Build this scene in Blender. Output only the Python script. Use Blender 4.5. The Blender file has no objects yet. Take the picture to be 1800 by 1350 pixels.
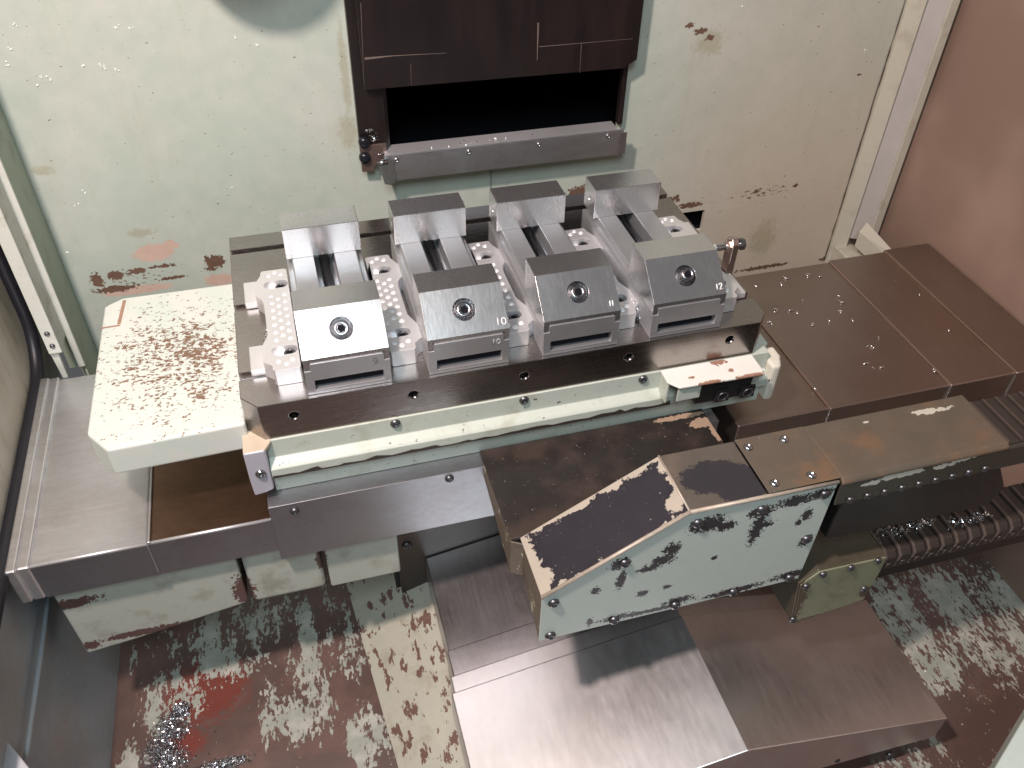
import bpy, bmesh, math, random
from mathutils import Vector, Matrix, Euler
random.seed(7)
S = bpy.context.scene
C = S.collection

# ------------------------------------------------------------------ camera
CR = ((0.9621917925, -0.2716643517, 0.0196324833), (-0.1674062507, -0.6467035715, -0.7441435600), (0.2148536748, 0.7127222255, -0.6677311793))
CP = Vector((0.08249478, -0.6770701, 0.60551846))
FPX = 1506.50867
cd = bpy.data.cameras.new('camera'); cam = bpy.data.objects.new('camera', cd); C.objects.link(cam)
cd.sensor_width = 36; cd.lens = FPX / 1800 * 36; cd.clip_start = 0.02; cd.clip_end = 50
rx, ry, rz = (Vector(r) for r in CR)
M3 = Matrix((rx, -ry, -rz)).transposed()
cam.matrix_world = Matrix.Translation(CP) @ M3.to_4x4()
S.camera = cam

def at(px, py, x=None, y=None, z=None):
    """photo pixel (1800x1350) -> point on a plane of the place"""
    d = rx * ((px - 900) / FPX) + ry * ((py - 675) / FPX) + rz
    if z is not None: t = (z - CP.z) / d.z
    elif y is not None: t = (y - CP.y) / d.y
    else: t = (x - CP.x) / d.x
    return CP + d * t

# ------------------------------------------------------------------ world and lamps
w = bpy.data.worlds.new('World'); S.world = w; w.use_nodes = True
w.node_tree.nodes['Background'].inputs[0].default_value = (0.37, 0.38, 0.40, 1)
w.node_tree.nodes['Background'].inputs[1].default_value = 0.24
def area(name, loc, target, size, power, col, size_y=None):
    l = bpy.data.lights.new(name, 'AREA'); l.shape = 'RECTANGLE' if size_y else 'DISK'; l.size = size; l.size_y = size_y or size; l.energy = power; l.color = col
    o = bpy.data.objects.new(name, l); C.objects.link(o); o.location = loc
    o.rotation_euler = (Vector(target) - Vector(loc)).to_track_quat('-Z', 'Y').to_euler()
    return o
area('machine_work_lamp', (-0.26, -0.42, 1.16), (0.36, 0.12, -0.10), 0.095, 24.0, (1.0, 0.80, 0.735))
area('shop_ceiling_lamp', (-0.08, -1.26, 1.50), (0.12, 0.0, -0.05), 0.50, 20.0, (0.80, 0.93, 1.0), 0.55)
S.view_settings.view_transform = 'Standard'; S.view_settings.look = 'None'
S.view_settings.exposure = 0.0; S.view_settings.gamma = 1.0

# ------------------------------------------------------------------ mesh helpers
class MB:
    def __init__(s): s.v = []; s.f = []; s.sm = []
    def add(s, vs, fs, smooth=False):
        b = len(s.v); s.v += [tuple(p) for p in vs]; s.f += [tuple(i + b for i in f) for f in fs]; s.sm += [smooth] * len(fs); return s
    def box(s, x0, x1, y0, y1, z0, z1):
        return s.hexa([(x0,y0,z0),(x1,y0,z0),(x1,y1,z0),(x0,y1,z0),(x0,y0,z1),(x1,y0,z1),(x1,y1,z1),(x0,y1,z1)])
    def hexa(s, p):
        return s.add(p, [(0,3,2,1),(4,5,6,7),(0,1,5,4),(1,2,6,5),(2,3,7,6),(3,0,4,7)])
    def prism(s, pts, axis, a0, a1):
        k = {'x': lambda p, a: (a, p[0], p[1]), 'y': lambda p, a: (p[0], a, p[1]), 'z': lambda p, a: (p[0], p[1], a)}[axis]
        n = len(pts)
        return s.add([k(p, a0) for p in pts] + [k(p, a1) for p in pts],
                     [tuple(range(n))[::-1], tuple(range(n, 2*n))] + [(i, (i+1) % n, n + (i+1) % n, n + i) for i in range(n)])
    def rings(s, c, nrm, prof, n=20, smooth=True, a0=0.0):
        """lathe: prof = [(radius, height)...] along nrm from c; closed with end caps"""
        nrm = Vector(nrm).normalized(); u = nrm.orthogonal().normalized(); w_ = nrm.cross(u); c = Vector(c)
        vs = []; fs = []
        for r, h in prof:
            for i in range(n):
                a = a0 + 2*math.pi*i/n; vs.append(c + nrm*h + (u*math.cos(a) + w_*math.sin(a))*r)
        for j in range(len(prof)-1):
            for i in range(n):
                fs.append((j*n+i, j*n+(i+1) % n, (j+1)*n+(i+1) % n, (j+1)*n+i))
        s.add(vs, fs, smooth)
        b = len(vs)
        s.f += [tuple(len(s.v)-b + i for i in range(n))[::-1], tuple(len(s.v)-n + i for i in range(n))]; s.sm += [False, False]
        return s
    def cyl(s, p0, p1, r, n=20, r1=None, smooth=True, a0=0.0):
        d = Vector(p1) - Vector(p0)
        return s.rings(p0, d, [(r, 0), (r if r1 is None else r1, d.length)], n, smooth, a0)
    def tube(s, pts, r, n=6, flat=1.0):
        pts = [Vector(p) for p in pts]; vs = []; fs = []; up = None
        for i, p in enumerate(pts):
            t = (pts[min(i+1, len(pts)-1)] - pts[max(i-1, 0)]).normalized()
            u = t.orthogonal().normalized() if up is None else (up - t*up.dot(t)).normalized()
            up = u; w_ = t.cross(u); rr = r[i] if isinstance(r, (list, tuple)) else r
            for k in range(n):
                a = 2*math.pi*k/n; vs.append(p + u*math.cos(a)*rr + w_*math.sin(a)*rr*flat)
        for i in range(len(pts)-1):
            for k in range(n): fs.append((i*n+k, i*n+(k+1) % n, (i+1)*n+(k+1) % n, (i+1)*n+k))
        s.add(vs, fs, True); m = len(s.v); L = len(pts)*n
        s.f += [tuple(range(m-L, m-L+n))[::-1], tuple(range(m-n, m))]; s.sm += [False, False]
        return s
    def move(s, d):
        s.v = [(p[0]+d[0], p[1]+d[1], p[2]+d[2]) for p in s.v]; return s
    def mesh(s, name):
        me = bpy.data.meshes.new(name); me.from_pydata(s.v, [], s.f)
        me.polygons.foreach_set('use_smooth', s.sm)
        bm = bmesh.new(); bm.from_mesh(me); bmesh.ops.recalc_face_normals(bm, faces=bm.faces); bm.to_mesh(me); bm.free()
        return me
def T(o, label=None, cat=None, group=None, kind=None):
    if label: o['label'] = label
    if cat: o['category'] = cat
    if group: o['group'] = group
    if kind: o['kind'] = kind
    return o
def thing(name, loc, label, cat, group=None):
    o = bpy.data.objects.new(name, None); C.objects.link(o); o.location = loc; o.empty_display_size = 0.02
    return T(o, label, cat, group)
def base_of(o):
    v = Vector((0, 0, 0))
    while o is not None: v += o.location; o = o.parent
    return v
def ob(name, mb, mat, parent=None, bevel=0.0, seg=2, label=None):
    """one mesh object; mb holds coordinates of the place"""
    me = mb.mesh(name) if isinstance(mb, MB) else mb
    o = bpy.data.objects.new(name, me); C.objects.link(o)
    if mat and not me.materials: me.materials.append(mat)
    if parent is not None:
        o.parent = parent; b = base_of(parent)
        if b.length > 0: me.transform(Matrix.Translation(-b))
    if bevel:
        m = o.modifiers.new('edge', 'BEVEL'); m.width = bevel; m.segments = seg; m.limit_method = 'ANGLE'; m.angle_limit = math.radians(35)
    if label: o['label'] = label
    return o
def cut(mb, cutter):
    """real holes and pockets: boolean difference, applied; gives a mesh"""
    a = bpy.data.objects.new('a', mb.mesh('a')); b = bpy.data.objects.new('b', cutter.mesh('b'))
    C.objects.link(a); C.objects.link(b)
    m = a.modifiers.new('cut', 'BOOLEAN'); m.object = b; m.operation = 'DIFFERENCE'; m.solver = 'EXACT'; m.use_self = True
    dg = bpy.context.evaluated_depsgraph_get()
    me = bpy.data.meshes.new_from_object(a.evaluated_get(dg))
    for o in (a, b):
        d = o.data; bpy.data.objects.remove(o); bpy.data.meshes.remove(d)
    return me
def copy_tree(o, parent=None):
    c = o.copy(); C.objects.link(c); c.parent = parent
    for ch in list(o.children): copy_tree(ch, c)
    return c

# ------------------------------------------------------------------ material helpers
class G:
    def __init__(s, name, rough=0.5, metal=0.0):
        s.m = bpy.data.materials.new(name); s.m.use_nodes = True; s.nt = s.m.node_tree
        s.b = s.nt.nodes['Principled BSDF']; s.set('Roughness', rough); s.set('Metallic', metal)
        s.P = s.nt.nodes.new('ShaderNodeNewGeometry').outputs['Position']
    def plug(s, sock, v):
        if isinstance(v, bpy.types.NodeSocket): s.nt.links.new(v, sock)
        elif isinstance(v, (tuple, list, Vector)) and len(v) == 3 and sock.type == 'RGBA': sock.default_value = (*v, 1)
        else: sock.default_value = v
    def set(s, k, v): s.plug(s.b.inputs[k], v); return s
    def math(s, op, a, b=0.0, c=0.0, clamp=False):
        n = s.nt.nodes.new('ShaderNodeMath'); n.operation = op; n.use_clamp = clamp
        s.plug(n.inputs[0], a); s.plug(n.inputs[1], b); s.plug(n.inputs[2], c); return n.outputs[0]
    def vm(s, op, a, b=(0, 0, 0)):
        n = s.nt.nodes.new('ShaderNodeVectorMath'); n.operation = op; s.plug(n.inputs[0], a); s.plug(n.inputs[1], b)
        return n.outputs['Value'] if op in ('LENGTH', 'DISTANCE', 'DOT_PRODUCT') else n.outputs[0]
    def noise(s, scale, detail=4.0, rough=0.55, vec=None, stretch=None, dist=0.0):
        n = s.nt.nodes.new('ShaderNodeTexNoise'); vec = vec or s.P
        if stretch: vec = s.vm('MULTIPLY', vec, stretch)
        s.plug(n.inputs['Vector'], vec); n.inputs['Scale'].default_value = scale; n.inputs['Detail'].default_value = detail
        n.inputs['Roughness'].default_value = rough; n.inputs['Distortion'].default_value = dist
        return n.outputs[0]
    def vor(s, scale, vec=None, stretch=None):
        n = s.nt.nodes.new('ShaderNodeTexVoronoi'); vec = vec or s.P
        if stretch: vec = s.vm('MULTIPLY', vec, stretch)
        s.plug(n.inputs['Vector'], vec); n.inputs['Scale'].default_value = scale; return n.outputs['Distance']
    def ss(s, x, lo, hi, a=0.0, b=1.0):
        n = s.nt.nodes.new('ShaderNodeMapRange'); n.interpolation_type = 'SMOOTHSTEP'; s.plug(n.inputs[0], x)
        for i, v in enumerate((lo, hi, a, b)): s.plug(n.inputs[i+1], v)
        return n.outputs[0]
    def mix(s, f, a, b):
        n = s.nt.nodes.new('ShaderNodeMix'); n.data_type = 'RGBA'; s.plug(n.inputs[0], f); s.plug(n.inputs[6], a); s.plug(n.inputs[7], b)
        return n.outputs[2]
    def mul(s, col, f):
        n = s.nt.nodes.new('ShaderNodeVectorMath'); n.operation = 'SCALE'; s.plug(n.inputs[0], col); s.plug(n.inputs[3], f); return n.outputs[0]
    def xyz(s):
        n = s.nt.nodes.new('ShaderNodeSeparateXYZ'); s.plug(n.inputs[0], s.P); return n.outputs
    def blobs(s, lst, amp=0.9, nscale=60.0, soft=0.035):
        """ragged patches: lst of (centre, (rx, ry, rz))"""
        d = None
        for c, r in lst:
            q = s.vm('MULTIPLY', s.vm('SUBTRACT', s.P, tuple(c)), tuple(1.0/k for k in r))
            l = s.vm('LENGTH', q); d = l if d is None else s.math('MINIMUM', d, l)
        nz = s.math('ADD', s.noise(nscale*1.6, 5, 0.65), s.noise(nscale*3.6, 2, 0.6))
        d = s.math('ADD', d, s.math('MULTIPLY', s.math('SUBTRACT', nz, 1.0), amp*2.3))
        return s.ss(d, 1.0+soft, 1.0-soft)
    def bump(s, h, strength=0.3, dist=0.001):
        n = s.nt.nodes.new('ShaderNodeBump'); n.inputs['Strength'].default_value = strength; n.inputs['Distance'].default_value = dist
        s.plug(n.inputs['Height'], h)
        prev = s.b.inputs['Normal'].links
        if prev: s.nt.links.new(prev[0].from_socket, n.inputs['Normal'])
        s.nt.links.new(n.outputs[0], s.b.inputs['Normal']); return s
    def col(s, c): return s.set('Base Color', c)

def steel(name, col, rough=0.32, var=0.18, streak=(40, 2, 40), stain=None, stain_amt=0.5, bump=0.06, scale=14.0, metal=1.0):
    g = G(name, rough, metal)
    st = g.noise(scale, 3, 0.6, stretch=streak); big = g.noise(16, 4, 0.6); fine = g.noise(900, 2, 0.5)
    c = g.mul(col, g.math('ADD', 1.0 - var, g.math('MULTIPLY', g.math('ADD', st, big), var)))
    if stain:
        sv = tuple(0.45 + 0.55*min(k, 4)/4 for k in streak)
        sn = g.math('ADD', g.math('MULTIPLY', g.noise(11, 3, 0.5, stretch=sv), .7), g.math('MULTIPLY', g.noise(170, 3, 0.6, stretch=sv), .3))
        c = g.mix(g.math('MULTIPLY', g.ss(sn, 0.36, 0.74), stain_amt), c, stain)
    g.col(c)
    g.set('Roughness', g.math('ADD', rough - 0.08, g.math('ADD', g.math('MULTIPLY', st, 0.10), g.math('MULTIPLY', big, 0.08))))
    g.bump(g.math('ADD', st, g.math('MULTIPLY', fine, 0.4)), bump, 0.0006)
    return g.m
def plain(name, col, rough=0.5, metal=0.0, var=0.2, scale=60):
    g = G(name, rough, metal); n = g.noise(scale, 5, 0.6)
    g.col(g.mul(col, g.math('ADD', 1 - var, g.math('MULTIPLY', n, 2*var))))
    g.set('Roughness', g.math('ADD', rough - 0.06, g.math('MULTIPLY', n, 0.12))); g.bump(g.noise(scale*8, 3, 0.5), 0.08, 0.0005)
    return g.m

M = {}
M['plate'] = steel('ground_plate_steel', (0.38, 0.355, 0.345), 0.26, 0.18, (1, 14, 14), (0.30, 0.24, 0.19), 0.45)
M['vise'] = steel('vise_steel', (0.58, 0.59, 0.61), 0.46, 0.10, (1, 10, 10), (0.36, 0.32, 0.28), 0.25, 0.006, 40, 0.85)
M['jaw'] = steel('jaw_steel', (0.64, 0.645, 0.65), 0.25, 0.08, (10, 1, 1), (0.40, 0.35, 0.30), 0.25, 0.004, 60, 0.92)
M['screw'] = plain('screw_steel', (0.42, 0.42, 0.44), 0.24, 1.0, 0.15, 200)
M['bolt'] = plain('blackened_bolt', (0.16, 0.16, 0.17), 0.36, 0.9, 0.25, 300)
M['blackbolt'] = plain('black_bolt', (0.012, 0.013, 0.02), 0.25, 0.2, 0.2, 300)
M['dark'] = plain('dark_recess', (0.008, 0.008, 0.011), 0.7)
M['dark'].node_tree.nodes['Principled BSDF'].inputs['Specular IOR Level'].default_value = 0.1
M['alu'] = steel('milled_aluminium', (0.90, 0.90, 0.91), 0.46, 0.04, (1, 1, 30), None, 0, 0.03, 14.0, 0.80)
M['coverl'] = steel('cover_sheet_steel', (0.86, 0.88, 0.91), 0.42, 0.22, (1, 26, 26), (0.42, 0.31, 0.24), 0.25)
M['coverr'] = steel('stained_cover_sheet', (0.37, 0.305, 0.27), 0.42, 0.16, (26, 1, 26), (0.30, 0.22, 0.18), 0.5)
M['panel'] = steel('oily_panel_sheet', (0.40, 0.41, 0.44), 0.45, 0.10, (2, 20, 20), (0.22, 0.17, 0.16), 0.4)
M['ycover'] = steel('y_cover_sheet', (0.80, 0.80, 0.80), 0.40, 0.12, (10, 2, 2), (0.50, 0.42, 0.38), 0.2)
M['rubber'] = plain('black_rubber', (0.015, 0.015, 0.02), 0.45)
M['chain'] = plain('oily_black_plastic', (0.040, 0.032, 0.028), 0.34, 0.0, 0.3, 90)
M['blackbox'] = plain('black_sheet', (0.02, 0.018, 0.018), 0.4)
M['white'] = plain('white_marker', (0.85, 0.87, 0.87), 0.6, 0, 0.04)
M['greymark'] = plain('grey_marker', (0.40, 0.42, 0.44), 0.6, 0, 0.1)
M['etch'] = plain('etched_mark', (0.10, 0.10, 0.12), 0.6, 0, 0.1)
M['chip'] = plain('bright_chip', (0.85, 0.85, 0.87), 0.18, 1.0, 0.1, 300)
M['gray'] = plain('grey_paint', (0.50, 0.50, 0.53), 0.40, 0, 0.10, 40)
MINT = (0.54, 0.58, 0.51)

YW = 0.42          # back wall
FZ = -0.52         # chip pan floor
def wall_pt(px, py): return at(px, py, y=YW)
def wall_blob(px, py, rxp, ryp):
    c = wall_pt(px, py); return (c, (rxp*0.00078, 0.05, ryp*0.00076))
def wall_material():
    g = G('mint_wall_paint', 0.48)
    n1 = g.noise(5, 5, 0.6); n2 = g.noise(40, 5, 0.6)
    c = g.mix(g.ss(n1, 0.35, 0.7), (0.43, 0.495, 0.43), (0.50, 0.53, 0.475))
    c = g.mul(c, g.math('ADD', 0.92, g.math('MULTIPLY', n2, 0.16)))
    x, y, z = g.xyz()
    # warm light painted in at the right-hand end, plus dirty brown film lower down, oil streaks running down
    warm_light_film = g.math('MULTIPLY', g.ss(x, 0.50, 0.85), g.ss(g.math('ADD', z, g.math('MULTIPLY', n1, .2)), 0.32, -0.10, .40, 1.0))
    c = g.mix(g.math('MULTIPLY', warm_light_film, 0.62), c, (0.60, 0.45, 0.33))
    run = g.math('MULTIPLY', g.ss(g.noise(9, 4, 0.6, stretch=(6, 1, 0.5)), 0.55, 0.75), 0.22)
    c = g.mix(run, c, (0.42, 0.40, 0.30))
    speck = g.ss(g.noise(300, 2, 0.5), 0.765, 0.79)
    c = g.mix(speck, c, (0.12, 0.09, 0.07))
    stain = g.blobs([wall_blob(613, 232, 14, 30), wall_blob(606, 130, 6, 70), wall_blob(250, 410, 20, 8), wall_blob(75, 300, 14, 8), wall_blob(1250, 75, 26, 22), wall_blob(1340, 420, 30, 40)], 0.8, 45, 0.5)
    c = g.mix(g.math('MULTIPLY', stain, 0.45), c, (0.30, 0.26, 0.14))
    pink = g.blobs([wall_blob(270, 444, 34, 18), wall_blob(300, 430, 12, 10), wall_blob(385, 492, 26, 14), wall_blob(240, 510, 60, 9)], 0.45, 70)
    c = g.mix(g.math('MULTIPLY', pink, .85), c, g.mix(n2, (0.52, 0.33, 0.26), (0.68, 0.48, 0.40)))
    peel = g.blobs([wall_blob(172, 492, 11, 14), wall_blob(205, 484, 13, 9), wall_blob(240, 477, 20, 6), wall_blob(285, 468, 24, 4), wall_blob(205, 508, 34, 7), wall_blob(300, 489, 22, 4), wall_blob(377, 462, 17, 15),
                    wall_blob(1212, 45, 10, 5), wall_blob(1232, 55, 12, 5), wall_blob(1248, 66, 7, 6), wall_blob(1020, 340, 26, 16),
                    wall_blob(1175, 352, 22, 10), wall_blob(1215, 361, 26, 6), wall_blob(1330, 336, 6, 5), wall_blob(1398, 326, 6, 4), wall_blob(1510, 131, 4, 2), wall_blob(1450, 455, 14, 5), wall_blob(1340, 470, 60, 5)], 0.95, 62)
    reg = None
    for px_, py_, a_, b_ in ((1340, 338, 130, 30), (1225, 358, 60, 14), (235, 492, 95, 30), (1450, 456, 30, 12)):
        cc_, rr_ = wall_blob(px_, py_, a_, b_)
        e_ = g.ss(g.vm('LENGTH', g.vm('MULTIPLY', g.vm('SUBTRACT', g.P, tuple(cc_)), tuple(1.0/k for k in rr_))), 1.0, 0.1)
        reg = e_ if reg is None else g.math('MAXIMUM', reg, e_)
    fleck = g.ss(g.math('ADD', g.noise(150, 5, 0.62, stretch=(.8, 1, 1.7)), g.math('MULTIPLY', reg, .115)), .665, .68)
    peel = g.math('MAXIMUM', peel, fleck)
    c = g.mix(peel, c, g.mix(g.noise(60, 3), (0.10, 0.055, 0.04), (0.20, 0.12, 0.08)))
    g.col(c); g.set('Roughness', g.math('ADD', 0.36, g.math('MULTIPLY', n2, 0.2)))
    g.bump(g.math('SUBTRACT', g.noise(130, 4, 0.6), g.math('MULTIPLY', peel, 1.5)), 0.22, 0.0012)
    return g.m
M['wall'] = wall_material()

def mint(name, col=MINT, dirt=(0.20, 0.17, 0.09), dirt_amt=0.3, peels=None, under=(0.05, 0.04, 0.035), amp=0.8, nscale=80, rough=0.42, flake=None):
    g = G(name, rough); n = g.noise(30, 6, 0.62); n2 = g.noise(200, 3, 0.6)
    c = g.mul(col, g.math('ADD', 0.88, g.math('MULTIPLY', n, 0.24)))
    c = g.mix(g.math('MULTIPLY', g.ss(n, 0.48, 0.72), dirt_amt), c, dirt)
    mask = None
    if peels: mask = g.blobs(peels, amp, nscale)
    if flake:
        f = g.ss(g.noise(flake[0], 5, 0.65, stretch=flake[2] if len(flake) > 2 else None), flake[1], flake[1] + 0.015)
        mask = f if mask is None else g.math('MAXIMUM', mask, f)
    h = g.math('MULTIPLY', n2, 0.3)
    if mask is not None:
        c = g.mix(mask, c, g.mix(n2, under, tuple(k*1.7 for k in under))); h = g.math('SUBTRACT', h, mask)
    g.col(c); g.set('Roughness', g.math('ADD', rough - 0.08, g.math('MULTIPLY', n, 0.16))); g.bump(h, 0.25, 0.0008)
    return g

# ------------------------------------------------------------------ the enclosure
# back wall with a real opening for the tool gate
wl, wr = -0.226, 0.9945
mb = MB().box(wl - 0.03, wr + 0.09, YW, YW + 0.006, -0.62, 0.62)
me = cut(mb, MB().box(0.224, 0.5635, YW - 0.05, YW + 0.05, 0.047, 0.19).box(0.690, 0.735, YW - 0.05, YW + 0.05, -0.150, -0.112))
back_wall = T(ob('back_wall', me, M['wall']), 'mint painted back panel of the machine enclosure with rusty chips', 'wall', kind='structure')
# the dark space behind the opening
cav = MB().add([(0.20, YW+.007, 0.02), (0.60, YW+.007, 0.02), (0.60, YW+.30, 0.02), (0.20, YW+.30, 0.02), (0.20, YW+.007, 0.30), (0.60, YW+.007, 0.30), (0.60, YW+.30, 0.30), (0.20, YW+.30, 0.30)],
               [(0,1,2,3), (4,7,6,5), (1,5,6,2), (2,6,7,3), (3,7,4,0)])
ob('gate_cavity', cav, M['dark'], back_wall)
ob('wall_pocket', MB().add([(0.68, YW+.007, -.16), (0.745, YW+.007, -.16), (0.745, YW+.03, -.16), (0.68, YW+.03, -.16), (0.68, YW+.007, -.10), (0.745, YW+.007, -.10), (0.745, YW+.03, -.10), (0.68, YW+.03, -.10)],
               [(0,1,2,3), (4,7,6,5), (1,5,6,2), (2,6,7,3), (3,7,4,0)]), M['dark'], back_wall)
# small vertical weld seam line under the gate
ob('panel_joint', MB().box(0.372, 0.3735, YW-.0012, YW+.001, -0.30, 0.004), plain('joint_dirt', (0.20, 0.22, 0.17), .6), back_wall)

# ---- tool gate: guide rail, sliding door, bottom strip
g = G('dark_brown_door', 0.34)
n = g.noise(12, 4, 0.6, stretch=(3, 1, 0.6)); c = g.mix(g.ss(n, 0.3, 0.8), (0.011, 0.0075, 0.008), (0.019, 0.011, 0.010))
g.col(c); g.set('Roughness', g.math('ADD', 0.24, g.math('MULTIPLY', n, 0.25))); g.set('Metallic', 0.1); g.bump(g.noise(300, 3), 0.05, 0.0005)
M['door'] = g.m
YD = 0.393
def dpt(px, py, y=YD): return at(px, py, y=y)
gate = thing('tool_gate', (0.39, YW, 0.0), 'dark brown sliding gate door with scratches in the back wall', 'gate')
p0 = dpt(641, 159); p1 = dpt(1095, 121); p2 = dpt(1120, 105); p3 = dpt(1133, 0)
door = ob('door_panel', MB().prism([(p0.x, p0.z), (p1.x, p1.z), (p2.x, p2.z), (p3.x, 0.60), (p0.x - .004, 0.60)], 'y', YD, YD + 0.016), M['door'], gate, 0.0012)
rail = ob('guide_rail', MB().box(0.187, 0.2245, YW - 0.014, YW - 0.0005, 0.0585, 0.60).box(0.2245, 0.229, YW - 0.006, YW - 0.0005, 0.05, 0.60), M['door'], gate, 0.0008)
ob('guide_rail', MB().box(0.559, 0.566, YW - 0.012, YW - 0.0005, 0.06, 0.60), M['door'], gate, 0.0008)
M['scr'] = plain('pale_scratch', (0.15, 0.115, 0.10), 0.5, 0, .4, 200)
def scratch(a, b, wd):
    A = dpt(*a); B = dpt(*b); d = (B - A); nn = Vector((-d.z, 0, d.x)).normalized() * wd * 0.5; o_ = Vector((0, -0.0006, 0))
    q = [A - nn, B - nn*0.3, B + nn*0.3, A + nn]
    return ob('scratch', MB().add([p + o_ for p in q] + [p + Vector((0, .001, 0)) for p in q], [(0,1,2,3), (7,6,5,4), (0,4,5,1), (1,5,6,2), (2,6,7,3), (3,7,4,0)]), M['scr'], door)
scratch((946, 40), (944, 106), 0.0022); scratch((641, 103), (690, 98), 0.003); scratch((690, 98), (785, 93), 0.0008)
scratch((948, 82), (1112, 68), 0.0007); scratch((1022, 75), (1019, 128), 0.0006); scratch((722, 112), (723, 150), 0.0005); scratch((634, 5), (640, 150), 0.0006)
kb = ob('rail_bracket', MB().prism([(0.186, 0.034), (0.203, 0.033), (0.203, 0.040), (0.222, 0.046), (0.222, 0.072), (0.186, 0.072)], 'y', YW - 0.018, YW - 0.0142), plain('brown_bracket', (0.13, 0.09, 0.08), .4, .4), gate, 0.0006)
for px, py in ((640, 249), (641, 276)):
    c_ = at(px, py, y=YW - 0.018); ob('bolt', MB().rings((c_.x, YW - 0.017, c_.z), (0, -1, 0), [(0.0078, 0), (0.0078, .004), (0.006, .0075), (0.003, .008)], 20), M['blackbolt'], gate)
# bottom strip (bent sheet)
YA = 0.388
q = [at(677, 271, y=YA), at(1083, 232, y=YA), at(1095, 272, y=YA), at(690, 318, y=YA)]
strip = thing('gate_sill', (0.39, YW, 0.0), 'bent bare steel strip screwed below the gate opening', 'sill strip')
xa, xb, zt_, zb_ = q[0].x, q[1].x + .004, (q[0].z + q[1].z)/2, (q[2].z + q[3].z)/2
M['strip'] = steel('gate_strip_steel', (0.64, 0.65, 0.68), 0.40, 0.12, (3, 10, 10), (0.25, 0.22, 0.21), 0.4)
ob('front_sheet', MB().hexa([(xa-.002, YA, zb_), (xb+.008, YA, zb_), (xb+.008, YA+.002, zb_), (xa-.002, YA+.002, zb_), (xa-.002, YA, zt_), (xb+.008, YA, zt_), (xb+.008, YA+.002, zt_), (xa-.002, YA+.002, zt_)]), M['strip'], strip, 0.0005)
ob('top_flange', MB().box(xa, xb, YA+.0022, YW-.001, zt_-.0025, zt_-.0002), M['alu'], strip, 0.0004)
ob('end_clip', MB().prism([(xa-.010, zt_-.014), (xa-.004, zb_-.002), (xa+.006, zb_-.005), (xa+.013, zb_+.002), (xa+.011, zt_-.016), (xa+.014, zt_-.006), (xa+.002, zt_-.003), (xa-.006, zt_-.004)], 'y', YA-.0020, YA-.0003), plain('dull_bent_tin', (0.40, 0.42, 0.42), .30, .9, .4, 160), strip, 0.0006)
ob('end_roll', MB().cyl((xa-.012, YA-.002, zt_-.009), (xa+.002, YA-.002, zt_-.007), .0035, 12), M['screw'], strip)
ob('end_clip', MB().box(xb+.002, xb+.013, YA-.0012, YA-.0002, zb_+.001, zt_-.004), plain('dull_tin', (0.16, 0.14, 0.14), .4, .5, .2), strip, 0.0005)
for px, py in ((697, 281), (824, 267), (947, 254), (1069, 239)):
    c_ = at(px, py, y=YA); ob('screw', MB().rings((c_.x, YA-.0001, c_.z), (0, -1, 0), [(.0036, 0), (.0036, .001), (.0028, .0022), (.0014, .0023), (.0012, .0010)], 14), M['screw'], strip)

# ---- left corner: profiles, wall sheet, gasket
M['frame'] = mint('pale_frame_paint', (0.62, 0.64, 0.58), dirt_amt=0.5, dirt=(0.28, 0.24, 0.15), flake=(90, 0.70)).m
M['frameg'] = mint('green_frame_paint', (0.36, 0.44, 0.35), dirt_amt=0.4).m
post = thing('corner_post', (-0.235, 0.38, -0.24), 'mint corner post with pale chipped edges beside the door gasket', 'post')
ob('side_face', MB().box(-0.2285, -0.2255, 0.343, YW - 0.0005, -0.232, 0.60), M['frameg'], post, 0.0005)
ob('edge_strip', MB().box(-0.2335, -0.2245, 0.338, 0.3428, -0.175, 0.60), M['frame'], post, 0.001)
ob('channel_back', MB().box(-0.255, -0.2287, 0.372, 0.376, -0.20, 0.60), M['frameg'], post)
ob('edge_strip', MB().box(-0.2490, -0.2330, 0.300, 0.304, -0.118, 0.60), M['frame'], post, 0.001)
ob('side_face', MB().box(-0.2360, -0.2330, 0.3042, 0.3718, -0.118, 0.60), M['frame'], post, 0.0005)
ob('foot_plate', MB().prism([(-0.250, -0.118), (-0.240, -0.118), (-0.2405, -0.165), (-0.247, -0.165)], 'y', 0.306, 0.312), M['frame'], post, 0.001)
for z in (-0.085, -0.105): ob('rivet', MB().rings((-0.241, 0.3001, z), (0, -1, 0), [(.0035, 0), (.003, .002), (.0012, .003)], 12), M['bolt'], post)

g = G('dirty_beige_sheet', 0.38)
n = g.noise(7, 5, 0.6); c = g.mix(g.ss(n, 0.38, 0.68), (0.60, 0.55, 0.44), (0.78, 0.74, 0.66)); c = g.mix(g.math('MULTIPLY', g.ss(g.noise(14, 5, 0.6, stretch=(1, 4, 1)), .5, .7), .4), c, (0.28, 0.24, 0.16))
g.col(c); g.bump(g.noise(150, 4), 0.15, 0.001); M['lwall'] = g.m
left_wall = T(ob('left_wall', MB().box(-0.290, -0.278, -0.62, YW + 0.006, -0.172, 0.60), M['lwall']), 'beige door sheet beyond the black gasket', 'wall', kind='structure')
gp = []
for y in (-0.55, -0.3, -0.1, 0.1, 0.2): gp.append((-0.272, y, -0.150))
for k in range(9):
    a = math.radians(-90 + 90*k/8); gp.append((-0.272, 0.270 + 0.075*math.cos(a), -0.075 + 0.075*math.sin(a)))
gp += [(-0.272, 0.345, z) for z in (0.0, 0.1, 0.25, 0.4, 0.58)]
T(ob('door_gasket', MB().tube(gp, 0.0085, 10), M['rubber']), 'thick black rubber gasket curving round the door corner', 'gasket')
g = G('bluish_sheet', 0.42, 0.1); n = g.noise(9, 5, 0.6); n2 = g.noise(120, 4, .6)
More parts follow.
